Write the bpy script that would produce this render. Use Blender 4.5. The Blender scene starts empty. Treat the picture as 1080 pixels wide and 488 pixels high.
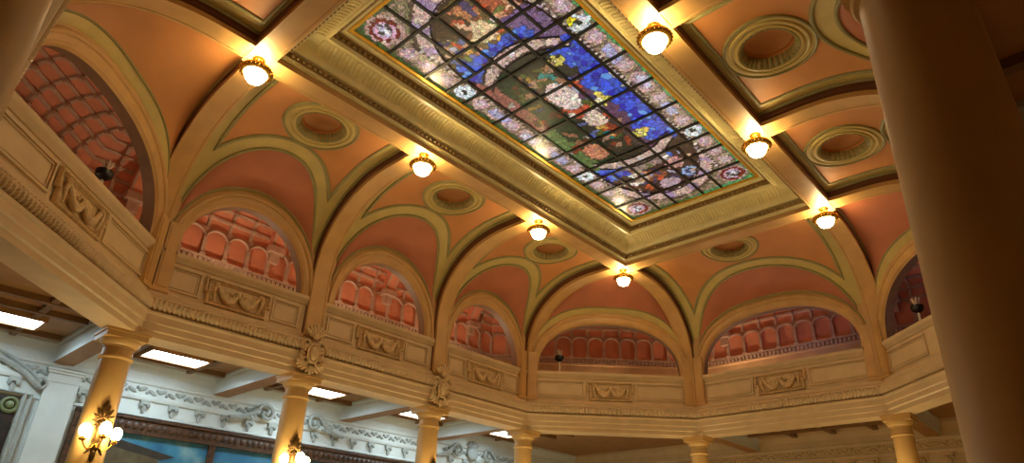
import bpy, bmesh, math, random
import numpy as np
from math import sin, cos, pi, sqrt, hypot, atan2, radians
from mathutils import Vector, Matrix
random.seed(7)
SC = bpy.context.scene
COL = SC.collection

# ------------------------------------------------------------------ mesh builder
class MB:
    def __init__(s): s.v = []; s.f = []; s.m = []
    def add(s, vs, fs, mi=0):
        b = len(s.v); s.v += [tuple(p) for p in vs]
        for f in fs: s.f.append(tuple(i + b for i in f)); s.m.append(mi)
    def grid(s, P, mi=0, cu=False, cv=False, skip=None):
        n, m = len(P), len(P[0]); fs = []
        for i in range(n if cu else n - 1):
            for j in range(m if cv else m - 1):
                if skip and skip(i, j): continue
                i2, j2 = (i + 1) % n, (j + 1) % m
                fs.append((i * m + j, i2 * m + j, i2 * m + j2, i * m + j2))
        s.add([p for r in P for p in r], fs, mi)
    def fbox(s, F, a0, a1, b0, b1, c0, c1, mi=0):
        vs = [F(a, b, c) for a in (a0, a1) for b in (b0, b1) for c in (c0, c1)]
        s.add(vs, [(0, 1, 3, 2), (4, 6, 7, 5), (0, 4, 5, 1), (2, 3, 7, 6), (0, 2, 6, 4), (1, 5, 7, 3)], mi)
    def blob(s, c, ax, ay, az, nu=8, nv=5, mi=0):
        c = Vector(c); ax, ay, az = Vector(ax), Vector(ay), Vector(az)
        vs = [c + az]
        for i in range(1, nv):
            t = pi * i / nv
            for j in range(nu):
                p = 2 * pi * j / nu
                vs.append(c + az * cos(t) + ax * (sin(t) * cos(p)) + ay * (sin(t) * sin(p)))
        vs.append(c - az); fs = []
        for j in range(nu):
            k = (j + 1) % nu
            fs.append((0, 1 + j, 1 + k))
            for i in range(nv - 2):
                a = 1 + i * nu
                fs.append((a + j, a + nu + j, a + nu + k, a + k))
            fs.append((len(vs) - 1, 1 + (nv - 2) * nu + k, 1 + (nv - 2) * nu + j))
        s.add(vs, fs, mi)
    def ball(s, c, r, mi=0, nu=8, nv=5): s.blob(c, (r, 0, 0), (0, r, 0), (0, 0, r), nu, nv, mi)
    def tube(s, path, rad, n=6, mi=0, closed=False):
        path = [Vector(p) for p in path]; N = len(path); P = []
        up = Vector((0.123, 0.31, 0.94)).normalized(); prev = None
        for i, p in enumerate(path):
            a = path[(i - 1) % N] if (closed or i > 0) else p
            b = path[(i + 1) % N] if (closed or i < N - 1) else p
            t = (b - a).normalized()
            if prev is None: x = t.cross(up).normalized()
            else: x = (prev - t * prev.dot(t)).normalized()
            prev = x; y = t.cross(x); r = rad[i] if isinstance(rad, (list, tuple)) else rad
            P.append([p + x * (r * cos(2 * pi * k / n)) + y * (r * sin(2 * pi * k / n)) for k in range(n)])
        s.grid(P, mi, closed, True)
        if not closed:
            b = len(s.v) - N * n
            s.f.append(tuple(b + k for k in range(n))); s.m.append(mi)
            s.f.append(tuple(b + (N - 1) * n + k for k in range(n))); s.m.append(mi)
    def lathe(s, c, prof, n=32, mi=0):
        P = [[(c[0] + r * cos(2 * pi * k / n), c[1] + r * sin(2 * pi * k / n), c[2] + z) for k in range(n)] for r, z in prof]
        s.grid(P, mi, False, True)
    def build(s, name, mats, parent=None, smooth=35):
        me = bpy.data.meshes.new(name); me.from_pydata(s.v, [], s.f)
        if not isinstance(mats, (list, tuple)): mats = [mats]
        for m in mats: me.materials.append(m)
        if len(mats) > 1: me.polygons.foreach_set('material_index', s.m)
        bm = bmesh.new(); bm.from_mesh(me); bmesh.ops.remove_doubles(bm, verts=bm.verts, dist=1e-4)
        bmesh.ops.recalc_face_normals(bm, faces=bm.faces); bm.to_mesh(me); bm.free()
        if smooth:
            me.shade_smooth(); me.set_sharp_from_angle(angle=radians(smooth))
        o = bpy.data.objects.new(name, me); COL.objects.link(o)
        if parent: o.parent = parent
        return o

def tag(o, label=None, cat=None, group=None, kind=None):
    if label: o['label'] = label
    if cat: o['category'] = cat
    if group: o['group'] = group
    if kind: o['kind'] = kind
    return o
def empty(name, loc, rz=0.0):
    o = bpy.data.objects.new(name, None); COL.objects.link(o); o.location = loc; o.rotation_euler = (0, 0, rz); return o
def struct(o): o['kind'] = 'structure'; return o
def dup(root, loc, rz, label, group=None):
    r = root.copy(); COL.objects.link(r); r.location = loc; r.rotation_euler = (0, 0, rz); r['label'] = label
    if group: r['group'] = group
    for ch in list(root.children):
        c = ch.copy(); COL.objects.link(c); c.parent = r
        for g in list(ch.children):
            d = g.copy(); COL.objects.link(d); d.parent = c
    return r

# ------------------------------------------------------------------ materials
def lin(c): return tuple(((x / 255) / 12.92 if x / 255 <= .04045 else ((x / 255 + .055) / 1.055) ** 2.4) for x in c) + (1,)
def mat(name, rgb, rough=.6, var=.12, scale=3.0, metal=0.0, emit=0.0, emit_rgb=None, bump=0.0, stretch=None, rgb2=None):
    m = bpy.data.materials.new(name); m.use_nodes = True; nt = m.node_tree; b = nt.nodes['Principled BSDF']
    b.inputs['Roughness'].default_value = rough; b.inputs['Metallic'].default_value = metal
    c = lin(rgb); c2 = lin(rgb2) if rgb2 else tuple(x * (1 - var * 2) for x in c[:3]) + (1,)
    tc = nt.nodes.new('ShaderNodeTexCoord'); mp = nt.nodes.new('ShaderNodeMapping')
    if stretch: mp.inputs['Scale'].default_value = stretch
    nz = nt.nodes.new('ShaderNodeTexNoise'); nz.inputs['Scale'].default_value = scale; nz.inputs['Detail'].default_value = 5
    rp = nt.nodes.new('ShaderNodeValToRGB'); rp.color_ramp.elements[0].position = .35; rp.color_ramp.elements[1].position = .68
    rp.color_ramp.elements[0].color = c2; rp.color_ramp.elements[1].color = c
    L = nt.links
    L.new(tc.outputs['Object'], mp.inputs['Vector']); L.new(mp.outputs['Vector'], nz.inputs['Vector'])
    L.new(nz.outputs['Fac'], rp.inputs['Fac']); L.new(rp.outputs['Color'], b.inputs['Base Color'])
    if emit:
        b.inputs['Emission Color'].default_value = lin(emit_rgb or rgb); b.inputs['Emission Strength'].default_value = emit
    if bump:
        bp = nt.nodes.new('ShaderNodeBump'); bp.inputs['Strength'].default_value = bump; bp.inputs['Distance'].default_value = .02
        L.new(nz.outputs['Fac'], bp.inputs['Height']); L.new(bp.outputs['Normal'], b.inputs['Normal'])
    return m
M = dict(
    stone=mat('cream_plaster', (210, 182, 138), .5, .06, 2.5),
    rib=mat('ochre_plaster', (204, 160, 96), .45, .08, 2.0),
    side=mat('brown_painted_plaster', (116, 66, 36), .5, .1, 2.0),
    khaki=mat('khaki_plaster', (200, 178, 104), .5, .06, 3.0),
    line=mat('olive_moulding', (150, 140, 84), .45, .08, 5.0),
    orange=mat('apricot_plaster', (202, 136, 74), .6, .07, 1.3),
    pink=mat('terracotta_plaster', (184, 110, 74), .6, .07, 1.5),
    frame=mat('gilt_cream_plaster', (236, 222, 160), .35, .05, 4.0),
    frame_dark=mat('bronzed_moulding', (164, 134, 78), .4, .1, 6.0),
    gilt=mat('gilt_fillet', (220, 168, 50), .35, .1, 9.0, metal=.5),
    carve=mat('carved_plaster', (220, 188, 136), .55, .14, 14.0),
    column=mat('honey_marble_column', (206, 166, 100), .5, .08, 2.2, stretch=(1, 1, .35)),
    bronze=mat('dark_bronze', (92, 66, 30), .35, .2, 20.0, metal=.8),
    brass=mat('polished_brass', (214, 160, 62), .25, .1, 20.0, metal=.9),
    gal_pink=mat('gallery_red_plaster', (234, 160, 126), .6, .1, 1.8),
    gal_rib=mat('gallery_stone_rib', (206, 178, 156), .6, .1, 5.0),
    gal_wall=mat('gallery_beige_wall', (206, 168, 122), .6, .08, 2.0),
    white=mat('white_plaster', (214, 220, 214), .6, .05, 2.0),
    white_carve=mat('white_carved_plaster', (172, 176, 168), .6, .12, 16.0),
    brown=mat('brown_ceiling_panel', (178, 130, 74), .55, .1, 2.0),
    brown_dark=mat('dark_ceiling_panel', (136, 98, 54), .55, .1, 2.0),
    floor=mat('marble_floor', (214, 198, 170), .3, .08, 1.5),
    black=mat('black_metal', (14, 13, 12), .4, .1, 8.0),
    rod=mat('pale_metal_rod', (214, 200, 176), .4, .05, 8.0),
    mframe=mat('carved_walnut_frame', (98, 62, 32), .45, .3, 11.0, rgb2=(48, 34, 24)),
    panel_dark=mat('dark_tapestry', (62, 40, 26), .6, .3, 7.0, rgb2=(24, 22, 16)),
    lamp=mat('lit_frosted_bowl', (255, 236, 190), .4, 0, 1, emit=62, emit_rgb=(255, 234, 186)),
    bulb=mat('lit_frosted_bulb', (255, 232, 180), .4, 0, 1, emit=80, emit_rgb=(255, 228, 168)),
    skyl=mat('lit_ceiling_panel', (235, 244, 255), .4, 0, 1, emit=29, emit_rgb=(214, 240, 255)),
    upl=mat('lit_uplight_lens', (255, 220, 170), .4, 0, 1, emit=300, emit_rgb=(255, 216, 172)),
    upl_soft=mat('lit_soft_uplight_lens', (255, 220, 180), .4, 0, 1, emit=110, emit_rgb=(255, 216, 172)),
    upl_cool=mat('lit_cool_uplight_lens', (214, 214, 255), .4, 0, 1, emit=60, emit_rgb=(200, 190, 255)),  # added fill that stands in for bluish daylight in the gallery
    hot=mat('lit_lamp_bulb', (255, 240, 200), .4, 0, 1, emit=420, emit_rgb=(255, 226, 160)),
    soffit=mat('grey_brown_arch_soffit', (134, 106, 86), .5, .08, 3.0),  # colour darkened to carry the shade under the arches
    ring=mat('verdigris_ring', (120, 128, 84), .5, .15, 8.0),
)

# ------------------------------------------------------------------ plan of the hall
XC, YC = 7.46, 10.62          # column centre lines
VX = [(-7.46, -6.35), (-7.46, 6.35), (-3.09, 10.62), (3.09, 10.62), (7.46, 6.35), (7.46, -6.35), (3.09, -10.55), (-3.09, -10.55)]
LX, LY = 3.29, 6.61           # ceiling lamp lines
def edge_frame(k):
    a, b = Vector(VX[k]), Vector(VX[(k + 1) % 8]); t = (b - a).normalized(); return a, b, t, Vector((-t.y, t.x))
def octo(o):
    out = []
    for k in range(8):
        a0, b0, t0, n0 = edge_frame((k - 1) % 8); a1, b1, t1, n1 = edge_frame(k)
        p, q = a0 + n0 * o, a1 + n1 * o
        den = t0.x * t1.y - t0.y * t1.x; w = q - p
        u = (w.x * t1.y - w.y * t1.x) / den
        out.append(p + t0 * u)
    return out
def sweep_oct(mb, prof, mi=0, closed=False, edges=None):
    rings = [octo(o) for o, z in prof]
    P = [[(rings[i][k].x, rings[i][k].y, prof[i][1]) for k in range(8)] for i in range(len(prof))]
    mb.grid(P, mi, closed, True)
def frame(c, t):
    c = Vector(c); t = Vector(t).normalized(); n = Vector((-t.y, t.x))
    return lambda s, o, z: (c.x + t.x * s + n.x * o, c.y + t.y * s + n.y * o, z)
class Bay: pass
BAYS = []
def add_bay(name, p, q, kind, hw):
    b = Bay(); p, q = Vector(p), Vector(q); b.name = name; b.kind = kind; b.c = (p + q) / 2; b.t = (q - p).normalized(); b.L = (q - p).length
    b.W = frame(b.c, b.t); b.n = Vector((-b.t.y, b.t.x)); b.hw = hw; b.rz = atan2(b.t.y, b.t.x); BAYS.append(b); return b
ys = [-6.35, -2.2, 2.2, 6.35]
for i in range(3): add_bay('left%d' % i, (-XC, ys[i]), (-XC, ys[i + 1]), 'long', 1.62)
add_bay('farleft', VX[1], VX[2], 'diag', 2.55)
add_bay('end', VX[2], VX[3], 'end', 2.62)
add_bay('farright', VX[3], VX[4], 'diag', 2.55)
for i in range(3): add_bay('right%d' % i, (XC, ys[3 - i]), (XC, ys[2 - i]), 'long', 1.62)
add_bay('nearright', VX[5], VX[6], 'diag', 2.55)
add_bay('near', VX[6], VX[7], 'end', 2.62)
add_bay('nearleft', VX[7], VX[0], 'diag', 2.55)
B = {b.name: b for b in BAYS}

# ------------------------------------------------------------------ curves of the vault
NEXP = 2.2
def curve(d0, z0, R, top, dend, n=22, zlow=None):
    pts = []
    if zlow is not None: pts.append((d0, zlow))
    for i in range(n + 1):
        th = pi / 2 * i / n
        pts.append((d0 + R * (1 - cos(th) ** (2 / NEXP)) if th < pi / 2 - 1e-6 else d0 + R, z0 + (top - z0) * sin(th) ** (2 / NEXP)))
    pts.append((dend, top)); return pts
ZB, ZV = 10.8, 11.12
class Cove:
    def __init__(s, dend):
        s.p = curve(0.0, 8.4, 3.0, ZV, dend, 40); s.l = [0]
        for a, b in zip(s.p, s.p[1:]): s.l.append(s.l[-1] + hypot(b[0] - a[0], b[1] - a[1]))
        s.L = s.l[-1]
    def at(s, l, h=0.0):
        l = min(max(l, 0), s.L); i = max(k for k in range(len(s.l) - 1) if s.l[k] <= l)
        a, b = s.p[i], s.p[i + 1]; u = (l - s.l[i]) / max(s.l[i + 1] - s.l[i], 1e-9)
        d, z = a[0] + (b[0] - a[0]) * u, a[1] + (b[1] - a[1]) * u
        e = .06; 
        def raw(x):
            x = min(max(x, 0), s.L); i = max(k for k in range(len(s.l) - 1) if s.l[k] <= x); a, b = s.p[i], s.p[i + 1]
            u = (x - s.l[i]) / max(s.l[i + 1] - s.l[i], 1e-9); return a[0] + (b[0] - a[0]) * u, a[1] + (b[1] - a[1]) * u
        p, q = raw(l - e), raw(l + e); t = hypot(q[0] - p[0], q[1] - p[1])
        return d + h * (q[1] - p[1]) / t, z - h * (q[0] - p[0]) / t
    def l_of_d(s, d):
        for i in range(len(s.p) - 1):
            if s.p[i][0] <= d <= s.p[i + 1][0] and s.p[i + 1][0] > s.p[i][0]:
                return s.l[i] + (s.l[i + 1] - s.l[i]) * (d - s.p[i][0]) / (s.p[i + 1][0] - s.p[i][0])
        return s.L

# ------------------------------------------------------------------ ribs and beams
BEAM_OX, BEAM_OY, BEAM_IX, BEAM_IY = LX + .25, LY + .25, LX - .25, LY - .25
mb = MB()
def rib(F, dend, half=.25):
    ps = curve(.3, 8.4, 2.9, ZB, dend, 24, 6.85); pc = curve(0.0, 8.4, 3.0, ZV + .02, dend, 24, 6.85)
    cs = [(-half, 0), (-half + .05, 0), (-half + .06, .018), (half - .06, .018), (half - .05, 0), (half, 0)]
    P = []
    for i, (d, z) in enumerate(ps):
        a, b = ps[max(i - 1, 0)], ps[min(i + 1, len(ps) - 1)]; t = hypot(b[0] - a[0], b[1] - a[1]); nd, nz = (b[1] - a[1]) / t, -(b[0] - a[0]) / t
        P.append([F(s, -(d - h * nd), z - h * nz) for s, h in cs])
    mb.grid(P, 0)
    for sg in (-1, 1):
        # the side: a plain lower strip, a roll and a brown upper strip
        Q = []
        for (d, z), (e, y) in zip(ps, pc):
            r = []
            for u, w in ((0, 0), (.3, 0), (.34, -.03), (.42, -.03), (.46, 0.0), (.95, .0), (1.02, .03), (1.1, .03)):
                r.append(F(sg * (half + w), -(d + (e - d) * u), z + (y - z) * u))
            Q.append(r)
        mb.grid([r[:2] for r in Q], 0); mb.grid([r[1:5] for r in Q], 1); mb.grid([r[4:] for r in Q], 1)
RIBF = {}
for sx in (-1, 1):
    for y in (-6.5, -2.2, 2.2, 6.5):
        RIBF[(sx, y)] = F = frame((sx * XC, y), (0, 1) if sx < 0 else (0, -1)); rib(F, XC - BEAM_OX)
for sy in (-1, 1):
    for x in (-3.2, 3.2):
        F = frame((x, sy * YC), (1, 0) if sy > 0 else (-1, 0)); rib(F, YC - BEAM_OY)
struct(mb.build('trim_1', [M['rib'], M['side']]))

mb = MB()   # beams round the laylight
def rect(x, y, z): return [(-x, -y, z), (-x, y, z), (x, y, z), (x, -y, z)]
mb.grid([rect(BEAM_OX, BEAM_OY, ZB), rect(BEAM_OX - .06, BEAM_OY - .06, ZB), rect(BEAM_OX - .07, BEAM_OY - .07, ZB + .015),
         rect(BEAM_IX + .07, BEAM_IY + .07, ZB + .015), rect(BEAM_IX + .06, BEAM_IY + .06, ZB), rect(BEAM_IX, BEAM_IY, ZB)], 0, False, True)
mb.grid([rect(BEAM_OX, BEAM_OY, ZB), rect(BEAM_OX, BEAM_OY, ZB + .12)], 0, False, True)
mb.grid([rect(BEAM_OX, BEAM_OY, ZB + .12), rect(BEAM_OX + .03, BEAM_OY + .03, ZB + .15), rect(BEAM_OX + .03, BEAM_OY + .03, ZB + .2), rect(BEAM_OX, BEAM_OY, ZB + .22), rect(BEAM_OX, BEAM_OY, ZV + .03)], 1, False, True)
struct(mb.build('trim_2', [M['rib'], M['side']]))

# ------------------------------------------------------------------ coffered frame of the laylight
mb = MB()
def fr(o, z): return rect(LX - o, LY - o, z)
mb.grid([fr(.25, ZB), fr(.25, 10.93)], 3, False, True)
mb.grid([fr(.25, 10.93), fr(.29, 10.93), fr(.31, 10.96), fr(.34, 10.97), fr(.345, 11.0)], 0, False, True)
mb.grid([fr(.345, 11.0), fr(.35, 11.13)], 1, False, True)
mb.grid([fr(.35, 11.13), fr(.45, 11.14), fr(.48, 11.17), fr(.5, 11.21), fr(.51, 11.25)], 0, False, True)
cv = [(.51 + .36 * (1 - cos(a)), 11.25 + .27 * sin(a)) for a in np.linspace(0, pi / 2, 9)]
mb.grid([fr(o, z) for o, z in cv], 0, False, True)
mb.grid([fr(.87, 11.52), fr(.88, 11.49), fr(.93, 11.49), fr(.95, 11.52), fr(.96, 11.58)], 0, False, True)
mb.grid([fr(.96, 11.58), fr(.97, 11.68), fr(1.08, 11.69)], 1, False, True)
mb.grid([fr(1.08, 11.69), fr(1.1, 11.72), fr(1.16, 11.73), fr(1.19, 11.79)], 0, False, True)
for sd in range(4):     # egg-and-leaf blocks, cove flutes, upper dentils
    if sd % 2 == 0: F = (lambda sg: (lambda s, o, z: (sg * (LX - o), s, z)))(-1 if sd == 0 else 1); H = LY
    else: F = (lambda sg: (lambda s, o, z: (s, sg * (LY - o), z)))(-1 if sd == 1 else 1); H = LX
    n = int(2 * (H - .4) / .13)
    for i in range(n):
        s = -(H - .4) + (i + .5) * .13 + ((2 * (H - .4) - n * .13) / 2)
        mb.blob(F(s, .385, 11.07), Vector(F(.045, 0, 0)) - Vector(F(0, 0, 0)), Vector(F(0, .04, 0)) - Vector(F(0, 0, 0)), (0, 0, .05), 6, 4, 1)
    n = int(2 * (H - .87) / .1)
    for i in range(n):
        s = -(H - .87) + (i + .5) * (2 * (H - .87) / n)
        a, b2 = [], []
        P = []
        for k in range(1, 8):
            o, z = cv[k]; P.append([F(s - .028, o, z), F(s - .018, o + .02, z - .02), F(s + .018, o + .02, z - .02), F(s + .028, o, z)])
        mb.grid(P, 0)
    n = int(2 * (H - 1.0) / .14)
    for i in range(n):
        s = -(H - 1.0) + (i + .5) * (2 * (H - 1.0) / n)
        mb.fbox(F, s - .04, s + .04, .96, 1.02, 11.6, 11.68, 1)
struct(mb.build('trim_3', [M['frame'], M['frame_dark'], M['frame'], M['rib']]))

# ------------------------------------------------------------------ straight vault bays
mbv, mbo, mbl, mbp = MB(), MB(), MB(), MB()
def ellz(b): return {'long': (b.hw, 7.93, 1.82), 'end': (b.hw, 7.93, 1.85), 'diag': (b.hw, 7.93, 1.85)}[b.kind]
def arch_pt(b, ph, g=0.0):
    a, z0, r = ellz(b); e = 1.0 if b.kind == 'long' else .86
    c, s_ = cos(ph), sin(ph)
    sc = abs(c) ** e * (1 if c >= 0 else -1); ss = abs(s_) ** e
    gs = g * (.75 if b.kind == 'long' else .7)
    return (a + gs) * sc, z0 + (r + g) * ss
def ribbon(mb, V, poly, w, h, closed=True, mi=0):
    n = len(poly); P = []
    for i in range(n):
        a = poly[(i - 1) % n] if (closed or i > 0) else poly[i]; c = poly[(i + 1) % n] if (closed or i < n - 1) else poly[i]; p = poly[i]
        t0 = Vector((p[0] - a[0], p[1] - a[1])); t1 = Vector((c[0] - p[0], c[1] - p[1]))
        if t0.length < 1e-9: t0 = t1
        if t1.length < 1e-9: t1 = t0
        t0.normalize(); t1.normalize(); t = (t0 + t1)
        if t.length < 1e-6: t = t1
        t.normalize(); nn = Vector((-t.y, t.x)); k = 1 / max(.45, abs(nn.dot(Vector((-t1.y, t1.x)))))
        P.append([V(p[0] + nn.x * q * k, p[1] + nn.y * q * k, hh) for q, hh in ((-w / 2, 0), (-w * .38, h * .7), (-w * .12, h), (w * .12, h), (w * .38, h * .7), (w / 2, 0))])
    mb.grid(P, mi, closed, False)
OCULI = []
def straight_bay(b, half, dend, foot, da, ao, da2, sr, W=None, mid=0.0, rosette=True):
    cvx = Cove(dend); W = W or b.W
    V = lambda s, l, h=0.0: (lambda dz: W(s + mid, -dz[0], dz[1]))(cvx.at(l, h))
    la, lo, lt = cvx.l_of_d(da), cvx.l_of_d(da2), cvx.l_of_d(dend - .17)
    gin = lambda s: la * sqrt(max(0, 1 - (s / foot) ** 2)) if abs(s) < foot else 0.0
    gout = lambda s: lo * sqrt(max(0, 1 - (s / ao) ** 2))
    ss = [-half] + [-foot * cos(pi * i / 48) for i in range(49)] + [half]
    lc = cvx.l_of_d(2.86)
    fa = lambda s, k: gin(s) + (cvx.L - gin(s)) * k / 52
    mbv.grid([[V(s, fa(s, k)) for k in range(53)] for s in ss], 0, skip=lambda i, j: hypot((ss[i] + ss[i + 1]) / 2, (fa(ss[i], j) + fa(ss[i + 1], j + 1)) / 2 - lc) < .62)
    ps = [-sr + 2 * sr * i / 40 for i in range(41)]
    fb = lambda s, k: gout(s) + (lt - gout(s)) * k / 36
    mbo.grid([[V(s, fb(s, k), .012) for k in range(37)] for s in ps], 0, skip=lambda i, j: hypot((ps[i] + ps[i + 1]) / 2, (fb(ps[i], j) + fb(ps[i + 1], j + 1)) / 2 - lc) < .64)
    poly = [(s, gout(s)) for s in ps] + [(sr, gout(sr) + (lt - gout(sr)) * k / 10) for k in range(1, 11)] + [(sr - 2 * sr * k / 10, lt) for k in range(1, 11)] + [(-sr, lt + (gout(sr) - lt) * k / 10) for k in range(1, 10)]
    ribbon(mbl, V, poly, .1, .05)
    s2 = sr - .15; g2 = lambda s: gout(s) + .2
    # the groin roll and the line beside the rib
    gp = [(foot * cos(pi * i / 60), la * sin(pi * i / 60)) for i in range(61)]
    ribbon(mbl, V, gp, .09, .05, False)
    for sg in (-1, 1):
        ribbon(mbl, V, [(sg * (half - .035), k * cvx.L / 40) for k in range(41)], .07, .06, False)
    # penetration between the arch and the groin
    P, Q = [], []
    for i in range(61):
        ph = pi * i / 60; s0, z0 = arch_pt(b, ph, .42)
        a = Vector(W(s0, -.15, z0)); g = Vector(V(foot * cos(ph), la * sin(ph)))
        w0 = min(.8, .13 / max((g - a).length, .05)); P.append([a.lerp(g, w0 + (1 - w0) * k / 6) for k in range(7)]); Q.append([a, a.lerp(g, w0)])
    mbp.grid(P, 0); mbv.grid(Q, 0); mbl.tube([q[1] for q in Q], .028, 5)
    if rosette: OCULI.append((b, V, cvx.l_of_d(2.86), W, mid))
DL, DE = XC - BEAM_OX, YC - BEAM_OY
def bayW(b, off): 
    return b.W
for b in BAYS:
    if b.kind == 'long':
        i = int(b.name[-1]); 
        # the ribs stand at +-6.5 and +-2.2, the bay's wall opening is centred between the piers
        lo, hi = (-6.5, -2.2) if (b.c.y < -1) else ((2.2, 6.5) if b.c.y > 1 else (-2.2, 2.2))
        cy = (lo + hi) / 2; mid = (cy - b.c.y) * (1 if b.t.y > 0 else -1); half = (hi - lo) / 2 - .25
        straight_bay(b, half, DL, half - .12, 1.56, half + .2, 1.97, half - .34, mid=mid)
    elif b.kind == 'end':
        straight_bay(b, 2.95, DE, 2.78, 1.5, 3.06, 1.85, 2.56)
    else:
        # corner: a fan between the two ribs that meet at the corner lamp
        n = b.n; sx, sy = (1 if n.x > 0 else -1), (1 if n.y > 0 else -1)
        pc = curve(0.0, 8.4, 3.0, ZV, DL, 30); pe = curve(0.0, 8.4, 3.0, ZV, DE, 30)
        A = [Vector((sx * (XC - d), sy * 6.74, z)) for d, z in pc]; A[-1] = Vector((sx * 3.45, sy * 6.74, ZV))
        E_ = [Vector((sx * 3.45, sy * (YC - d), z)) for d, z in pe]; E_[-1] = Vector((sx * 3.45, sy * 6.74, ZV))
        def along(P, u):
            ls = [0]
            for p, q in zip(P, P[1:]): ls.append(ls[-1] + (q - p).length)
            x = u * ls[-1]
            for i in range(len(ls) - 1):
                if x <= ls[i + 1]: return P[i].lerp(P[i + 1], (x - ls[i]) / (ls[i + 1] - ls[i]))
            return P[-1]
        first = A if (Vector(b.W(-3, 0, 0)) - A[0]).length < (Vector(b.W(3, 0, 0)) - A[0]).length + 1e-6 and (Vector((b.W(-3, 0, 0)[0], b.W(-3, 0, 0)[1], 0)) - Vector((A[0].x, A[0].y, 0))).length < 2 else E_
        second = E_ if first is A else A
        P = []; Q = []; N = 64
        for i in range(N + 1):
            ph = pi * i / N            # from +s (second foot) to -s (first foot)
            s0, z0 = arch_pt(b, ph, .42); a = Vector(b.W(s0, -.15, z0))
            u = i / N * 2; g = along(second, u) if u <= 1 else along(first, 2 - u)
            r = []
            w0 = min(.8, .24 / max((g - a).length, .05))
            for w in [0, w0] + [w0 + (1 - w0) * k / 8 for k in range(1, 9)]:
                q = a.lerp(g, w); q.z += .22 * sin(pi * w) * sin(ph); r.append(q)
            P.append(r[1:]); Q.append(r[:2])
        mbv.grid(Q, 0); mbl.tube([q[1] for q in Q], .03, 5)
        (mbp if b.name != 'nearleft' else mbo).grid(P, 0)
        for PP in (A, E_): mbl.tube([p + Vector((0, 0, -.02)) for p in PP], .045, 6)
struct(mbv.build('ceiling', M['khaki'])); struct(mbo.build('ceiling_apricot_panels', M['orange'])); struct(mbp.build('ceiling_lunettes', M['pink'])); struct(mbl.build('trim_4', M['line']))

# ------------------------------------------------------------------ arcade wall: entablature, parapet, arches
mb = MB()
sweep_oct(mb, [(.32, 5.85), (-.3, 5.85), (-.3, 5.97), (-.33, 5.99), (-.345, 6.0), (-.345, 6.13), (-.37, 6.15), (-.38, 6.16), (-.38, 6.31), (-.4, 6.33), (-.41, 6.36), (-.41, 6.39), (-.28, 6.41), (-.28, 6.46)], 0)
sweep_oct(mb, [(-.3, 6.66), (-.4, 6.67), (-.4, 6.71), (-.32, 6.76), (-.24, 6.8), (-.24, 6.9), (-.2, 6.93), (-.14, 6.95), (-.14, 7.7), (-.17, 7.71), (-.19, 7.76), (-.24, 7.8), (-.26, 7.86), (-.26, 7.92), (-.2, 7.93), (.16, 7.93), (.16, 7.0)], 0)
sweep_oct(mb, [(.32, 5.85), (.32, 6.5)], 0)
# laurel roll: a fat torus twisted like bound leaves
P = []; base = octo(-.33); npt = 0
for k in range(8):
    a, b_ = base[k], base[(k + 1) % 8]; Lk = (b_ - a).length; n = int(Lk / .021)
    t = (b_ - a).normalized(); nn = Vector((-t.y, t.x))
    for i in range(n):
        p = a + (b_ - a) * ((i + .5) / n); x = (i + .5) / n * Lk - Lk / 2
        r = []
        for j in range(11):
            al = -pi * .62 + j * pi * 1.24 / 10
            rr = .13 * (.74 + .36 * abs(sin(pi * (abs(x) / .105 + abs(al) * .5)))) 
            r.append((p.x - nn.x * rr * cos(al), p.y - nn.y * rr * cos(al), 6.555 + rr * sin(al)))
        P.append(r)
mb.grid(P, 0, True, False)
struct(mb.build('trim_5', M['stone']))

mb = MB()
for b in BAYS:
    H = b.L / 2
    # archivolt mouldings, soffit and gallery face
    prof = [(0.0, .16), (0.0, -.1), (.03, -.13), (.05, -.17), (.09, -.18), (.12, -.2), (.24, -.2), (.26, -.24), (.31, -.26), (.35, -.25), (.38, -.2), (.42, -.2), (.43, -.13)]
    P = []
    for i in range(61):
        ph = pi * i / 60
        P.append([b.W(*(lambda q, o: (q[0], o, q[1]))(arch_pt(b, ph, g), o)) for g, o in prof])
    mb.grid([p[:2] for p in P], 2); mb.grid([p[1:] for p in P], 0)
    # wall left and right of the arch (front) and the whole gallery face (back)
    for sg in (-1, 1):
        Pf, Pb = [], []
        for i in range(31):
            ph = pi / 2 * i / 30; s0, z0 = arch_pt(b, ph, .4); s1, z1 = arch_pt(b, ph, 0)
            if z0 < 9.5: Pf.append([b.W(sg * s0, -.14, z0), b.W(sg * max(H, s0), -.14, z0)])
            Pb.append([b.W(sg * s1, .16, z1), b.W(sg * H, .16, 7.0 + (11.4 - 7.0) * i / 30)])
        mb.grid(Pf, 0); mb.grid(Pb, 1)
        mb.add([b.W(0, .16, arch_pt(b, pi / 2, 0)[1]), b.W(sg * H, .16, 11.4), b.W(0, .16, 11.4)], [(0, 1, 2)], 1)
    # recessed panels of the parapet beside the carved panel
    def pframe(s0, s1, z0, z1, w=.05):
        for inset, o0, wd in ((0, -.185, .045), (.075, -.165, .02)):
            a0, a1, c0, c1 = s0 + inset, s1 - inset, z0 + inset, z1 - inset
            for (p0, p1, q0, q1) in ((a0, a1, c0, c0 + wd), (a0, a1, c1 - wd, c1), (a0, a0 + wd, c0 + wd, c1 - wd), (a1 - wd, a1, c0 + wd, c1 - wd)):
                mb.fbox(b.W, p0, p1, o0, -.13, q0, q1, 3)
    e = H - .42
    if e - .9 > .35:
        pframe(.9, e, 7.03, 7.63); pframe(-e, -.9, 7.03, 7.63)
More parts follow.
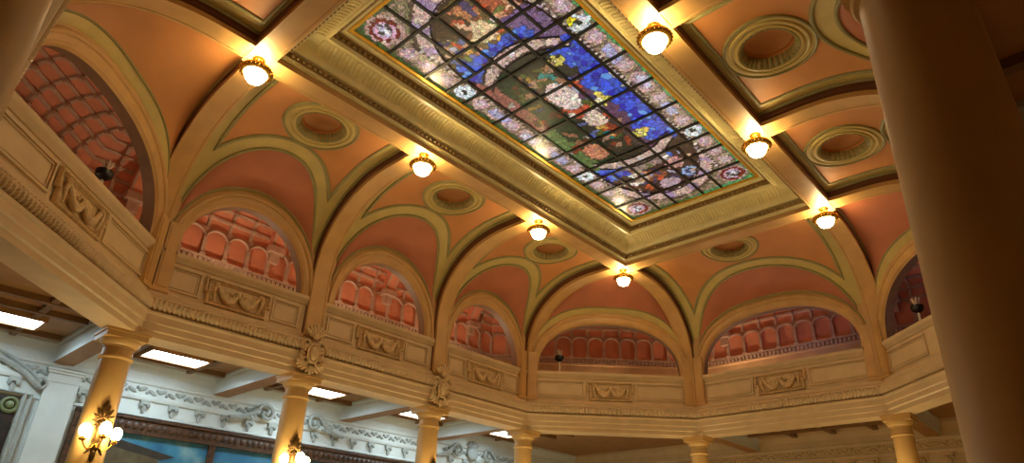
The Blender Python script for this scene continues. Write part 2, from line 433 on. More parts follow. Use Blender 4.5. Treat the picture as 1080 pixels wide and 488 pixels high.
# pilaster strips on the four corner piers
for k in range(8):
    v = VX[k]
    for kk in (k, (k - 1) % 8):
        a, b_, t, n = edge_frame(kk); F = frame(v, t); sg = 1 if kk == k else -1
        s0, s1 = (.14, .46)
        mb.fbox(F, sg * s0, sg * s1, -.26, -.1, 6.95, 8.6, 0)
        mb.fbox(F, sg * (s0 + .05), sg * (s1 - .05), -.28, -.24, 7.02, 8.5, 0)
        mb.fbox(F, sg * (s0 - .03), sg * (s1 + .03), -.28, -.1, 6.9, 6.99, 0)
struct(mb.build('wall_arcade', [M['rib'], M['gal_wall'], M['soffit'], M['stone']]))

# ------------------------------------------------------------------ gallery behind the arches
mb = MB()
sweep_oct(mb, [(.1, 7.0), (3.0, 7.0)], 1)
sweep_oct(mb, [(3.0, 7.0), (3.0, 9.1), (2.94, 9.12), (2.92, 9.18)], 1)
sweep_oct(mb, [(2.92, 9.18), (2.98, 9.19), (2.98, 9.36)], 2); sweep_oct(mb, [(2.98, 9.36), (2.9, 9.37), (2.9, 9.43), (3.0, 9.45)], 2)
sweep_oct(mb, [(3.0, 9.45), (3.0, 10.35)], 0)
barrel = [(1.6 + 1.4 * cos(a), 10.35 + 1.25 * sin(a)) for a in np.linspace(0, pi, 25)]
sweep_oct(mb, barrel, 0)
for i in range(2, 24, 2):
    o, z = barrel[i]; o2, z2 = (o - 1.6) * .96 + 1.6, 10.35 + (z - 10.35) * .96
    a = pi * i / 24; to, tz = -sin(a) * .055, cos(a) * .055
    sweep_oct(mb, [(o - to, z - tz), (o2 - to * .7, z2 - tz * .7), (o2 + to * .7, z2 + tz * .7), (o + to, z + tz)], 2)
tan22 = math.tan(pi / 8)
for k in range(8):
    a, b_, t, n = edge_frame(k); c = (a + b_) / 2; F = frame(c, t); half = (b_ - a).length / 2
    lim = lambda o: half + o * tan22
    nb = int(2 * lim(3) / .64); 
    for i in range(nb + 1):
        s = -lim(3) + i * 2 * lim(3) / nb
        mb.fbox(F, s - .055, s + .055, 2.9, 3.0, 9.43, 10.0, 2)
        mb.fbox(F, s - .08, s + .08, 2.88, 3.0, 9.42, 9.5, 2)
        if i < nb:
            w = 2 * lim(3) / nb / 2; cs = s + w
            mb.tube([F(cs + (w) * cos(u), 2.95, 10.0 + .3 * sin(u)) for u in np.linspace(0, pi, 9)], .05, 4, 2)
            for sg in (0, 1):   # spandrel of the little niche
                pts = [F(cs + (w) * cos(u), 2.96, 10.0 + .3 * sin(u)) for u in np.linspace(0, pi / 2, 6)] if sg == 0 else [F(cs - (w) * cos(u), 2.96, 10.0 + .3 * sin(u)) for u in np.linspace(0, pi / 2, 6)]
                tp = [F(cs + (w if sg == 0 else -w) * cos(u), 2.96, 10.35) for u in np.linspace(0, pi / 2, 6)]
                mb.grid([pts, tp], 2)
        path = [(o, z) for o, z in barrel if abs(s) <= lim(o) + 1e-6]
        if len(path) > 2:
            P = []
            for o, z in path:
                o2, z2 = (o - 1.6) * .95 + 1.6, 10.35 + (z - 10.35) * .95
                P.append([F(s - .06, o, z), F(s - .04, o2, z2), F(s + .04, o2, z2), F(s + .06, o, z)])
            mb.grid(P, 2)
            for j in range(2, 24, 2):
                o, z = barrel[j]
                if abs(s) <= lim(o):
                    mb.blob(F(s, (o - 1.6) * .94 + 1.6, 10.35 + (z - 10.35) * .94), (.09, 0, 0), (0, .09, 0), (0, 0, .09), 6, 4, 2)
    nd = int(2 * lim(2.9) / .15)
    for i in range(nd):
        s = -lim(2.9) + (i + .5) * 2 * lim(2.9) / nd
        mb.fbox(F, s - .045, s + .045, 2.9, 2.98, 9.2, 9.35, 2)
for b in BAYS:
    for sg in (-1, 1):
        if b.kind == 'diag' and sg: continue
        F = b.W; s = sg * b.L / 2
        P = []
        for o, z in barrel:
            o2, z2 = (o - 1.6) * .8 + 1.6, 10.35 + (z - 10.35) * .78
            P.append([F(s - .2, o, z), F(s - .2, o2, z2 - .02), F(s - .14, o2, z2 - .06), F(s + .14, o2, z2 - .06), F(s + .2, o2, z2 - .02), F(s + .2, o, z)])
        mb.grid([p[:2] for p in P], 0); mb.grid([p[1:3] for p in P], 2); mb.grid([p[2:4] for p in P], 0); mb.grid([p[3:5] for p in P], 2); mb.grid([p[4:] for p in P], 0)
        mb.fbox(F, s - .15, s + .15, 2.8, 3.0, 9.9, 10.4, 2); mb.fbox(F, s - .25, s + .25, 2.66, 3.0, 10.2, 10.4, 2); mb.fbox(F, s - .2, s + .2, .16, .3, 7.0, 10.4, 1)
struct(mb.build('wall_gallery', [M['gal_pink'], M['gal_wall'], M['gal_rib']]))

# ------------------------------------------------------------------ aisle: ceiling, outer walls, beams
OX, OY = 12.0, 15.2
mb = MB()
r0 = octo(.3); 
def rect_ray(p):      # octagon vertex -> outer rectangle
    return Vector((max(-OX, min(OX, p.x)), max(-OY, min(OY, p.y))))
out = [(-OX, -6.35), (-OX, 6.35), (-3.09, OY), (3.09, OY), (OX, 6.35), (OX, -6.35), (3.09, -OY), (-3.09, -OY)]
for k in range(8):
    j = (k + 1) % 8; vs = [(r0[k].x, r0[k].y, 6.5), (r0[j].x, r0[j].y, 6.5), (*out[j], 6.5)]
    if k % 2 == 1: vs.append((out[k][0] if abs(out[k][0]) > 11 else out[j][0], out[k][1] if abs(out[k][1]) > 14 else out[j][1], 6.5))
    vs.append((*out[k], 6.5)); mb.add(vs, [tuple(range(len(vs)))], 0)
# purlins crossing each aisle bay
for sx in (-1, 1):
    for y0, y1 in ((-6.0, -2.5), (-1.9, 1.9), (2.5, 6.0), (-10.4, -6.7), (6.7, 10.4)):
        for x in (8.4, 9.3, 11.25):
            mb.fbox(lambda a, b_, c: (a, b_, c), sx * x - .07, sx * x + .07, y0, y1, 6.36, 6.5, 1)
        ym = (y0 + y1) / 2
        for y in (ym - .92, ym + .92):
            mb.fbox(lambda a, b_, c: (a, b_, c), min(sx * 7.8, sx * 11.8), max(sx * 7.8, sx * 11.8), y - .07, y + .07, 6.38, 6.5, 1)
for sy in (-1, 1):
    for yy in (11.7, 12.7, 13.8):
        mb.fbox(lambda a, b_, c: (a, b_, c), -2.7, 2.7, sy * yy - .09, sy * yy + .09, 6.3, 6.5, 1)
    for x in (-1.4, 0, 1.4):
        mb.fbox(lambda a, b_, c: (a, b_, c), x - .09, x + .09, min(sy * 11, sy * 15), max(sy * 11, sy * 15), 6.34, 6.5, 1)
struct(mb.build('ceiling_aisle', [M['brown'], M['brown_dark']]))

mb = MB()
def beam(F, L):      # F(s across, along, z)
    pr = [(-.3, 6.5), (-.3, 6.42), (-.26, 6.38), (-.26, 6.3), (-.2, 6.2), (-.2, 6.06), (-.23, 6.05), (-.23, 5.98)]
    for sg in (-1, 1):
        mb.grid([[F(sg * (-a), u, z) for u in (0, L)] for a, z in pr], 0)
    mb.grid([[F(s, u, 5.98) for u in (0, L)] for s in (-.23, .23)], 1)
    for u in (0, L):
        mb.add([F(-.23, u, 5.98), F(.23, u, 5.98), F(.23, u, 6.5), F(-.23, u, 6.5)], [(0, 1, 2, 3)], 0)
for sx in (-1, 1):
    for y in (-6.35, -2.2, 2.2, 6.35):
        beam((lambda sx, y: (lambda s, u, z: (sx * (7.7 + u), y + s, z)))(sx, y), OX - 7.7)
for sy in (-1, 1):
    for x in (-3.09, 3.09):
        beam((lambda sy, x: (lambda s, u, z: (x + s, sy * (10.86 + u), z)))(sy, x), OY - 10.86)
struct(mb.build('trim_6', [M['white'], M['brown']]))

def wall_prof(): return [(0, 0), (0, 5.02), (.05, 5.04), (.05, 5.1), (.0, 5.12), (.0, 5.45), (.06, 5.47), (.1, 5.53), (.1, 5.57), (.03, 5.59), (.03, 5.88), (.08, 5.9), (.1, 5.94), (.1, 5.97), (.06, 5.99), (.06, 6.2), (.16, 6.3), (.2, 6.36), (.28, 6.4), (.28, 6.5)]
def outer_wall(name, m, axis, sg):
    mb = MB()
    if axis == 'x': F = lambda s, d, z: (sg * (OX - d), s, z); H = OY
    else: F = lambda s, d, z: (s, sg * (OY - d), z); H = OX
    mb.grid([[F(s, d, z) for s in (-H, H)] for d, z in wall_prof()], 0)
    n = int(2 * H / .26)
    for i in range(n):      # shallow scrolling garland on the frieze
        s = -H + (i + .5) * 2 * H / n
        up = Vector(F(0, 0, 1)) - Vector(F(0, 0, 0)); ac = Vector(F(1, 0, 0)) - Vector(F(0, 0, 0)); ou = Vector(F(0, 1, 0)) - Vector(F(0, 0, 0))
        sl = 1 if i % 2 else -1
        mb.blob(F(s, .04, 5.735 + .03 * sl), (ac * .13 + up * .06 * sl), (up * .06 - ac * .02 * sl), ou * .06, 6, 4, 1)
        mb.ball(F(s + .13, .05, 5.735 - .05 * sl), .05, 1, 6, 4)
    n = int(2 * H / .75)
    for i in range(n):      # small brackets under the frieze
        s = -H + (i + .5) * 2 * H / n
        mb.fbox(F, s - .13, s + .13, -.01, .1, 5.36, 5.46, 1)
        mb.ball(F(s - .09, .07, 5.33), .06, 1, 6, 4); mb.ball(F(s + .09, .07, 5.33), .06, 1, 6, 4)
        mb.blob(F(s, .05, 5.22), (.06, 0, 0), (0, .06, 0), (0, 0, .12), 6, 4, 1)
    struct(mb.build(name, m)); return F
FL = outer_wall('wall_left', [M['white'], M['white_carve']], 'x', -1)
outer_wall('wall_right', [M['stone'], M['carve']], 'x', 1)
FE = outer_wall('wall_back', [M['stone'], M['carve']], 'y', 1)
outer_wall('wall_front', [M['stone'], M['carve']], 'y', -1)
mb = MB(); mb.add([(-OX, -OY, 0), (OX, -OY, 0), (OX, OY, 0), (-OX, OY, 0)], [(0, 1, 2, 3)]); struct(mb.build('floor', M['floor']))

# pilasters on the left wall
mb = MB()
for y in (-6.23, 6.3):
    mb.fbox(FL, y - .36, y + .36, -.01, .14, 0, 5.5, 0)
    for z0, z1, w, d in ((5.5, 5.56, .38, .16), (5.56, 5.72, .36, .14), (5.72, 5.78, .4, .18), (5.78, 5.84, .43, .22)):
        mb.fbox(FL, y - w, y + w, -.01, d, z0, z1, 0)
struct(mb.build('trim_7', M['white']))

# ------------------------------------------------------------------ columns
COLS = [(-XC, -6.42), (-XC, -2.2), (-XC, 2.2), (-XC, 6.42), (-3.14, YC), (3.14, YC), (XC, 6.42), (XC, -6.35), (3.09, -YC), (-3.14, -YC)]
CLAB = ['honey marble column below the corner pier with the fully visible lit sconce',
        'honey marble column with a lit sconce, below the pier ornament nearer the bright sconce column',
        'honey marble column below the pier ornament farther from the bright sconce column',
        'slim far column under the left corner of the diagonal arch at the hall centre',
        'slim far column under the left end of the wide end arch',
        'slim far column under the right end of the wide end arch',
        'column standing behind the huge foreground column on the right',
        'huge foreground column on the right, its smooth shaft crossing the whole picture',
        'huge dim foreground column cut by the left edge of the picture',
        'column on the near end wall behind the foreground column on the left']
def column_proto():
    root = empty('column', (0, 0, 0))
    s = MB(); s.lathe((0, 0, 0), [(.348 - .06 * (z / 5.3) ** 1.4, z) for z in np.linspace(.45, 5.28, 16)], 40); s.build('shaft', M['column'], root)
    c = MB(); c.lathe((0, 0, 0), [(.288, 5.26), (.32, 5.27), (.335, 5.3), (.32, 5.33), (.293, 5.34), (.288, 5.5), (.31, 5.51), (.31, 5.54), (.33, 5.55), (.37, 5.6), (.39, 5.66), (.39, 5.68)], 40)
    cap = c.build('capital', M['column'], root)
    a = MB(); I = lambda x, y, z: (x, y, z)
    a.fbox(I, -.4, .4, -.4, .4, 5.68, 5.79); a.fbox(I, -.43, .43, -.43, .43, 5.79, 5.85); a.build('abacus', M['column'], cap)
    b_ = MB(); b_.lathe((0, 0, 0), [(.42, .46), (.4, .44), (.41, .4), (.47, .36), (.48, .3), (.45, .24), (.5, .2)], 40); b_.fbox(I, -.52, .52, -.52, .52, 0, .2); b_.build('base', M['column'], root)
    return root
cp = column_proto(); tag(cp, CLAB[0], 'column', 'columns of the arcade', 'thing'); cp.location = (*COLS[0], 0)
for i in range(1, len(COLS)):
    c_ = dup(cp, (*COLS[i], 0), 0, CLAB[i])
    if i in (7, 8): c_.scale = (1.09, 1.09, 1)
    elif i in (4, 5): c_.scale = (.92, .92, 1)

# ------------------------------------------------------------------ wall sconces on the columns
def sconce_proto():
    root = empty('column_sconce', (0, 0, 0))       # local +x is away from the column
    p = MB()
    p.blob((.03, 0, .0), (.045, 0, 0), (0, .1, 0), (0, 0, .42), 10, 8)
    for sg in (-1, 1):
        p.tube([(.06, sg * (.05 + .12 * sin(u)), .12 + .22 * u / pi * 1.0 + .05 * cos(u)) for u in np.linspace(0, pi * 1.4, 14)], [.03 - .0013 * k for k in range(14)], 6)
        for k in range(5):
            a = radians(20 + 28 * k); p.blob((.05, sg * .11 * sin(a), .28 + .16 * cos(a)), (.03, 0, 0), (0, .03 + .02 * abs(sin(a)), 0), (0, sg * .08 * sin(a), .12 * cos(a) + .03), 6, 4)
        for k in range(3): p.blob((.05, sg * (.05 + .03 * k), -.2 - .07 * k), (.025, 0, 0), (0, .03, 0), (0, sg * .05, -.07), 6, 4)
    p.blob((.05, 0, .5), (.035, 0, 0), (0, .05, 0), (0, 0, .16), 8, 6); p.blob((.04, 0, -.42), (.03, 0, 0), (0, .05, 0), (0, 0, .12), 8, 6)
    p.build('backplate', M['bronze'], root)
    for ang, rch, dz in ((-70, .3, .0), (0, .32, .05), (70, .3, .0)):
        ca, sa = cos(radians(ang)), sin(radians(ang)); a = MB()
        a.tube([(.05 + ca * rch * u, sa * rch * u, -.18 + .0 * u - .14 * sin(pi * u) + (.02 + dz) * u) for u in np.linspace(0, 1, 12)], .016, 6)
        e = Vector((.05 + ca * rch, sa * rch, -.16 + dz))
        a.lathe(e, [(.005, -.03), (.05, -.02), (.07, .02), (.045, .03), (.04, .08)], 12); am = a.build('arm', M['brass'], root)
        g = MB(); g.lathe(e + Vector((0, 0, .06)), [(.03, 0), (.07, .02), (.095, .07), (.1, .13), (.085, .19), (.045, .235), (.005, .245)], 16); g.build('bulb', M['bulb'], am)
    return root
sp = sconce_proto(); tag(sp, 'lit bronze sconce with three glowing bulbs, fully in view on a column', 'wall lamp', 'sconces on the columns')
sp.location = (COLS[0][0] + .31, COLS[0][1], 3.74)
SL = {1: ('lit bronze sconce cut by the bottom edge, on the second column from the left', 0), 2: ('lit bronze sconce just below the picture on the column right of the lit sconce column', 0),
      3: ('lit bronze sconce low on the column at the left corner of the diagonal arch', -pi / 8 * 1), 4: ('lit bronze sconce low on the column at the left of the wide end arch', -pi / 2 + pi / 8),
      5: ('lit bronze sconce low on the column at the right of the wide end arch', -pi / 2 - pi / 8), 6: ('lit bronze sconce on the column behind the big foreground column', pi)}
for i, (lab, rz) in SL.items():
    dup(sp, (COLS[i][0] + .31 * cos(rz), COLS[i][1] + .31 * sin(rz), 3.74), rz, lab)

# ------------------------------------------------------------------ ceiling lamps
def lamp_proto():
    root = empty('ceiling_lamp', (0, 0, 0))     # origin on the beam soffit
    c = MB(); c.lathe((0, 0, 0), [(.0, -.06), (.05, -.06), (.09, -.04), (.12, -.02), (.13, .0)], 20); c.lathe((0, 0, 0), [(.018, -.05), (.018, -.12), (.035, -.14), (.018, -.16), (.018, -.24)], 10)
    for k in range(8): c.blob((.08 * cos(k * pi / 4), .08 * sin(k * pi / 4), -.07), (.03, 0, 0), (0, .03, 0), (0, 0, .04), 6, 4)
    c.build('canopy', M['brass'], root)
    r = MB()
    prof = [(.2, -.33), (.24, -.37), (.29, -.35), (.32, -.3), (.31, -.25), (.28, -.23), (.25, -.25), (.21, -.3)]
    r.grid([[(a * cos(2 * pi * k / 32), a * sin(2 * pi * k / 32), z) for k in range(32)] for a, z in prof], 0, True, True)
    for k in range(24): r.ball((.315 * cos(k * pi / 12), .315 * sin(k * pi / 12), -.3), .028, 0, 6, 4)
    for k in range(3): a = 2 * pi * k / 3; r.tube([(.0, 0, -.2), (.14 * cos(a), .14 * sin(a), -.2), (.28 * cos(a), .28 * sin(a), -.27)], .014, 5)
    r.build('ring', M['brass'], root)
    u = MB(); u.ball((0, 0, -.3), .07, 0, 12, 8); u.build('bulb', M['hot'], root)
    b_ = MB(); b_.lathe((0, 0, 0), [(.2, -.32), (.205, -.38), (.19, -.46), (.15, -.52), (.08, -.555), (.0, -.565)], 28); b_.build('bowl', M['lamp'], root)
    return root
lp = lamp_proto()
LPOS = [(-LX, -LY), (-LX, -LY / 3), (-LX, LY / 3), (-LX, LY), (LX, LY), (LX, LY / 3), (LX, -LY / 3), (LX, -LY)]
LLAB = ['lit ceiling lamp farthest left, at the near left corner of the stained glass frame', 'lit ceiling lamp on the long left beam, next after the farthest left one',
        'lit ceiling lamp on the long left beam, next before the far corner', 'lit ceiling lamp lowest in the picture, at the far corner above the diagonal arch',
        'lit ceiling lamp at the far right corner above the wide end arch', 'lit ceiling lamp midway along the right beam beside the stained glass',
        'largest lit ceiling lamp, highest on the right beam beside the stained glass', 'lit ceiling lamp overhead at the near right corner, above the picture']
tag(lp, LLAB[0], 'ceiling lamp', 'ceiling lamps round the stained glass'); lp.location = (*LPOS[0], ZB + .012)
for i in range(1, 8): dup(lp, (*LPOS[i], ZB + .012), 0, LLAB[i])

# ------------------------------------------------------------------ medallions in the vault
def medallion(V, lc, W, mid):
    c = Vector(V(0, lc)); root = empty('ceiling_medallion', c)
    def ringm(prof, n=48):
        P = []
        for r, h in prof: P.append([Vector(V(r * cos(2 * pi * k / n), lc + r * sin(2 * pi * k / n), h)) - c for k in range(n)])
        return P
    for nm, prof, m in (('band', [(.88, .0), (.88, .03), (.76, .03)], 'khaki'), ('outer_roll', [(.91, .01), (.9, .05), (.875, .06), (.85, .05), (.84, .03)], 'line'),
                        ('inner_moulding', [(.78, .025), (.77, .06), (.74, .07), (.71, .06), (.7, .035), (.66, .035), (.65, .07), (.61, .08), (.585, .06), (.58, .03)], 'khaki'),
                        ('dish', [(.56, .04), (.51, .0), (.505, -.2), (.47, -.21), (.44, -.2), (.36, -.25), (.2, -.29), (.002, -.3)], 'orange')):
        mb = MB(); mb.grid(ringm(prof), 0, False, True); mb.build(nm, M[m], root)
    mb = MB()
    P = []
    for k in range(180):
        a = 2 * pi * k / 180; e = abs(sin(15 * a)) ** .6
        P.append([Vector(V(r * cos(a), lc + r * sin(a), h)) - c for r, h in ((.585, .03), (.575, .05 + .03 * e), (.54 - .01 * e, .03 + .03 * e), (.52 - .05 * e, -.04), (.515 - .04 * e, -.11), (.505, -.15))])
    mb.grid(P, 0, True, False)
    mb.build('leaf_moulding', M['line'], root)
    return root
ML = {'left0': 'round plaster medallion above the arch beside the farthest left lamp', 'left1': 'round plaster medallion in the middle bay of the left vault', 'left2': 'round plaster medallion above the left vault bay nearest the far corner',
      'end': 'round plaster medallion above the wide end arch, partly cut by the beam', 'right0': 'round plaster medallion close beside the foreground column, above the far right lamp', 'right1': 'largest round plaster medallion in the top right coffer',
      'right2': 'round plaster medallion in the coffer above the picture top right', 'near': 'round plaster medallion in the near end vault'}
for b, V, lc, W, mid in OCULI: tag(medallion(V, lc, W, mid), ML[b.name], 'medallion', 'vault medallions')

# ------------------------------------------------------------------ carved garland panels of the parapet
def garland_proto():
    root = empty('carved_garland_panel', (0, 0, 0))     # x along the wall, -y towards the hall
    f = MB(); out_ = [(-.8, .3), (.8, .3), (.8, -.02), (.72, -.02), (.72, -.3), (-.72, -.3), (-.72, -.02), (-.8, -.02)]
    V = lambda s, l, h=0.0: (s, -h - .02, l)
    f.add([(-.72, -.02, -.3), (.72, -.02, -.3), (.72, -.02, .3), (-.72, -.02, .3)], [(0, 1, 2, 3)])
    ribbon(f, V, out_, .07, .08); ribbon(f, V, [(x * .9, z * .8) for x, z in out_], .03, .04)
    f.build('frame', M['carve'], root)
    g = MB()
    for sg in (-1, 1):
        for k in range(17):
            u = k / 16; x = sg * (.52 - .5 * u); z = .15 - .9 * u * (1 - u) * 1.1 - .1 * u; r = .04 + .035 * sin(pi * u)
            g.blob((x, -.05 - r * .8, z), (r * 1.1, 0, .02 * sg), (0, r, 0), (0, 0, r * 1.15), 7, 5)
            if k % 2: g.blob((x + .03 * sg, -.06 - r, z + r * .7), (r * .5, 0, r * .4), (0, r * .5, 0), (-r * .3, 0, r * .4), 6, 4)
        for k in range(7):
            u = k / 6; r = .05 * (1 - .5 * u); g.blob((sg * (.58 + .02 * sin(5 * u)), -.06 - r * .7, .12 - .34 * u), (r, 0, 0), (0, r, 0), (0, 0, r * 1.2), 7, 5)
    g.build('garland', M['carve'], root)
    for sg in (-1, 1):
        r = MB()
        for k in range(8): a = k * pi / 4; r.blob((sg * .56 + .05 * cos(a), -.09, .16 + .05 * sin(a)), (.045 * cos(a), 0, .045 * sin(a)), (0, .03, 0), (-.025 * sin(a), 0, .025 * cos(a)), 6, 4)
        r.ball((sg * .56, -.12, .16), .035); r.build('rosette', M['carve'], root)
    k_ = MB()
    for sg in (-1, 1):
        k_.tube([(sg * (.04 + .16 * u), -.05, .1 + .06 * sin(pi * 2 * u)) for u in np.linspace(0, 1, 10)], .022, 5)
        k_.tube([(sg * (.03 + .1 * u), -.05, .06 - .12 * u) for u in np.linspace(0, 1, 6)], .018, 5)
    k_.blob((0, -.07, .08), (.06, 0, 0), (0, .05, 0), (0, 0, .07), 8, 5); k_.build('ribbon_bow', M['carve'], root)
    return root
gp = None
GL = {'nearleft': 'carved garland panel nearest the left foreground column, steeply slanted below the coffered gallery', 'left0': 'carved garland panel on the parapet above the ceiling light right of the bright sconce',
      'left1': 'carved garland panel on the parapet between the two sculpted pier ornaments', 'left2': 'carved garland panel on the parapet right of the farther sculpted pier ornament',
      'farleft': 'carved garland panel under the diagonal arch with the black gallery spotlight', 'end': 'carved garland panel under the wide end arch'}
for nm, lab in GL.items():
    b = B[nm]; loc = b.W(0, -.14, 7.29)
    if gp is None: gp = garland_proto(); tag(gp, lab, 'carved panel', 'garland panels on the gallery parapet'); gp.location = loc; gp.rotation_euler = (0, 0, b.rz)
    else: dup(gp, loc, b.rz, lab)

# ------------------------------------------------------------------ sculpted ornaments on the two inner piers
def ornament_proto():
    root = empty('pier_ornament', (0, 0, 0))            # x along the wall, -y towards the hall
    s = MB(); s.blob((0, -.2, -.04), (.12, 0, 0), (0, .13, 0), (0, 0, .2), 14, 10); s.tube([(.15 * cos(a), -.2, -.04 + .24 * sin(a)) for a in np.linspace(0, 2 * pi, 25)[:-1]], .035, 6, 0, True); s.build('shield', M['carve'], root)
    l = MB()
    for k in range(7):
        a = radians(-60 + 20 * k); l.blob((.2 * sin(a), -.16, .4 + .17 * cos(a)), (.05 * cos(a), 0, -.05 * sin(a)), (0, .06, 0), (.16 * sin(a), -.03, .16 * cos(a)), 7, 5)
    l.ball((0, -.2, .4), .08); l.ball((0, -.16, .68), .07)
    l.build('crest', M['carve'], root)
    for sg in (-1, 1):
        for up_ in (1, -1):
            v = MB(); v.tube([(sg * (.2 + (.15 - .01 * k) * cos(.55 * k)), -.16, -.03 + up_ * (.2 + (.15 - .01 * k) * sin(.55 * k))) for k in range(13)], [.05 - .002 * k for k in range(13)], 6)
            v.build('scroll', M['carve'], root)
    d = MB()
    for sg in (-1, 1):
        for k in range(6):
            a = radians(15 + 22 * k); d.blob((sg * .26 * sin(a), -.12, -.34 - .1 * cos(a)), (.045 * cos(a), 0, sg * .045 * sin(a)), (0, .06, 0), (sg * .15 * sin(a), 0, -.1 * cos(a)), 7, 5)
        for k in range(4): d.blob((sg * (.24 + .03 * k), -.14, .05 - .12 * k), (.07, 0, 0), (0, .05, 0), (sg * .03, 0, .08), 6, 4)
    d.blob((0, -.14, -.46), (.06, 0, 0), (0, .07, 0), (0, 0, .12), 8, 6); d.build('leaf_spray', M['carve'], root)
    return root
op = ornament_proto(); tag(op, 'sculpted shield ornament with leaves, on the pier above the second column from the left', 'ornament', 'shield ornaments on the piers')
op.location = (-XC + .3, -2.2, 6.42); op.rotation_euler = (0, 0, pi / 2)
dup(op, (-XC + .3, 2.2, 6.42), pi / 2, 'sculpted shield ornament with leaves, on the pier above the third column from the left')

# ------------------------------------------------------------------ gallery spotlights on rods and uplights
def spot_proto():
    root = empty('gallery_spotlight', (0, 0, 0))
    r = MB(); r.lathe((0, 0, 0), [(.1, 0), (.1, .02), (.035, .04), (.032, .5)], 12); r.build('post', M['rod'], root)
    h = MB(); h.lathe((0, 0, 0), [(.0, .48), (.06, .49), (.15, .56), (.17, .64), (.16, .7), (.12, .68), (.0, .66)], 16); h.tube([(-.14, 0, .6), (-.1, 0, .8), (0, 0, .86)], .02, 6); h.build('lamp_head', M['black'], root)
    l = MB()
    for k in range(5): a = 2 * pi * k / 5; l.blob((.06 * cos(a), .06 * sin(a), .8), (.04, 0, 0), (0, .04, 0), (.05 * cos(a), .05 * sin(a), .14), 6, 5)
    l.build('glass_petal_shade', M['gal_rib'], root)
    return root
st = spot_proto(); b = B['farleft']; tag(st, 'black gallery spotlight on a pale rod behind the parapet of the diagonal arch', 'spotlight', 'gallery spotlights'); st.location = b.W(-1.75, .25, 7.93)
b = B['nearleft']; dup(st, b.W(.95, .25, 7.93), 0, 'black gallery spotlight on a pale rod in the big left arch')
b = B['farright']; dup(st, b.W(-1.45, .25, 7.93), 0, 'small spotlight in the narrow arch beside the big right column')

def uplight(loc, lab, rz=0, m='upl'):
    root = empty('gallery_uplight', loc, rz); tag(root, lab, 'uplight', 'gallery uplights')
    h = MB(); h.lathe((0, 0, 0), [(.1, 0), (.14, .02), (.16, .25), (.15, .26)], 14); h.build('housing', M['black'], root)
    l = MB(); l.lathe((0, 0, 0), [(.0, .22), (.15, .22)], 14); l.build('lens', M[m], root)
for b in BAYS:  # all but the diagonal arch's are unseen lamps added to light the gallery
    names = {'left0': 'in the left arch above the bright sconce, added to light the gallery', 'left1': 'in the left arch between the pier ornaments, added to light the gallery', 'left2': 'in the narrowest left arch, added to light the gallery', 'farleft': 'in the diagonal arch', 'end': 'in the wide end arch, added as cool fill for daylight', 'nearleft': 'in the big left arch, added to light the gallery', 'farright': 'in the arch beside the big right column, added as cool fill for daylight'}
    if b.name in names: uplight(b.W(0.3 if b.name != 'farleft' else .2, 2.72 if b.name in ('farleft',) else 1.8, 7.02), 'small uplight hidden behind the parapet ' + names[b.name], 0, 'upl_cool' if b.name in ('end', 'farright') else ('upl_soft' if b.name in ('farleft', 'nearleft') else 'upl'))
uplight(B['end'].W(-2.5, 2.2, 7.02), 'small warm uplight at the left of the wide end arch, behind the parapet')

# ------------------------------------------------------------------ lit ceiling panels in the aisle
k = 0
PL = ['lit white ceiling panel right of the bright sconce column', 'lit white ceiling panel right of the second column from the left', 'lit white ceiling panel right of the third column from the left',
      'lit white ceiling panel at the left edge of the picture', 'small lit white ceiling panel behind the fourth column from the left']
for (x, y), lab in zip([(-10.35, -4.25), (-10.35, 0.1), (-10.35, 4.3), (-10.2, -8.15), (-10.2, 8.3)], PL):
    root = empty('ceiling_light_panel', (x, y, 6.36)); tag(root, lab, 'ceiling light', 'light panels in the aisle ceiling'); I = lambda a, b_, c: (a, b_, c)
    p = MB(); p.fbox(I, -.43, .43, -.72, .72, -.005, .01); p.build('diffuser', M['skyl'], root)
    f = MB()
    for a0, a1, b0, b1 in ((-.49, -.43, -.78, .78), (.43, .49, -.78, .78), (-.43, .43, -.78, -.72), (-.43, .43, .72, .78)): f.fbox(I, a0, a1, b0, b1, -.03, .14)
    f.build('frame', M['brown'], root)

# ------------------------------------------------------------------ mural on the left wall
def mural_mat(name, kind):
    m = bpy.data.materials.new(name); m.use_nodes = True; nt = m.node_tree; L = nt.links; b_ = nt.nodes['Principled BSDF']; b_.inputs['Roughness'].default_value = .5
    tc = nt.nodes.new('ShaderNodeTexCoord'); nz = nt.nodes.new('ShaderNodeTexNoise'); nz.inputs['Scale'].default_value = 1.1; nz.inputs['Detail'].default_value = 6
    rp = nt.nodes.new('ShaderNodeValToRGB'); cs = [(.3, (28, 92, 128)), (.5, (62, 132, 160)), (.7, (150, 180, 176))] if kind == 'sky' else [(.3, (20, 84, 124)), (.55, (48, 120, 156)), (.8, (96, 150, 170))]
    while len(rp.color_ramp.elements) < 3: rp.color_ramp.elements.new(.5)
    for e, (p, c) in zip(rp.color_ramp.elements, cs): e.position = p; e.color = lin(c)
    L.new(tc.outputs['Object'], nz.inputs['Vector']); L.new(nz.outputs['Fac'], rp.inputs['Fac']); L.new(rp.outputs['Color'], b_.inputs['Base Color']); return m
root = empty('mural_painting', (-OX, 0, 0)); tag(root, 'row of sky blue mural pictures in a carved brown frame on the white left wall', 'mural')
F = lambda s, d, z: (d, s, z)
f = MB()
for z0, z1, d in ((4.55, 5.0, .1), (1.3, 1.7, .1)):
    f.fbox(F, -5.75, 5.75, .0, d, z0, z1); f.fbox(F, -5.75, 5.75, .0, d + .05, z1 - .07, z1); f.fbox(F, -5.75, 5.75, .0, d + .04, z0, z0 + .05)
for y in (-5.6, -2.1, 2.1, 5.6): f.fbox(F, y - .09 - (.08 if abs(y) > 5 else 0), y + .09 + (.08 if abs(y) > 5 else 0), 0, .12, 1.7, 4.6)
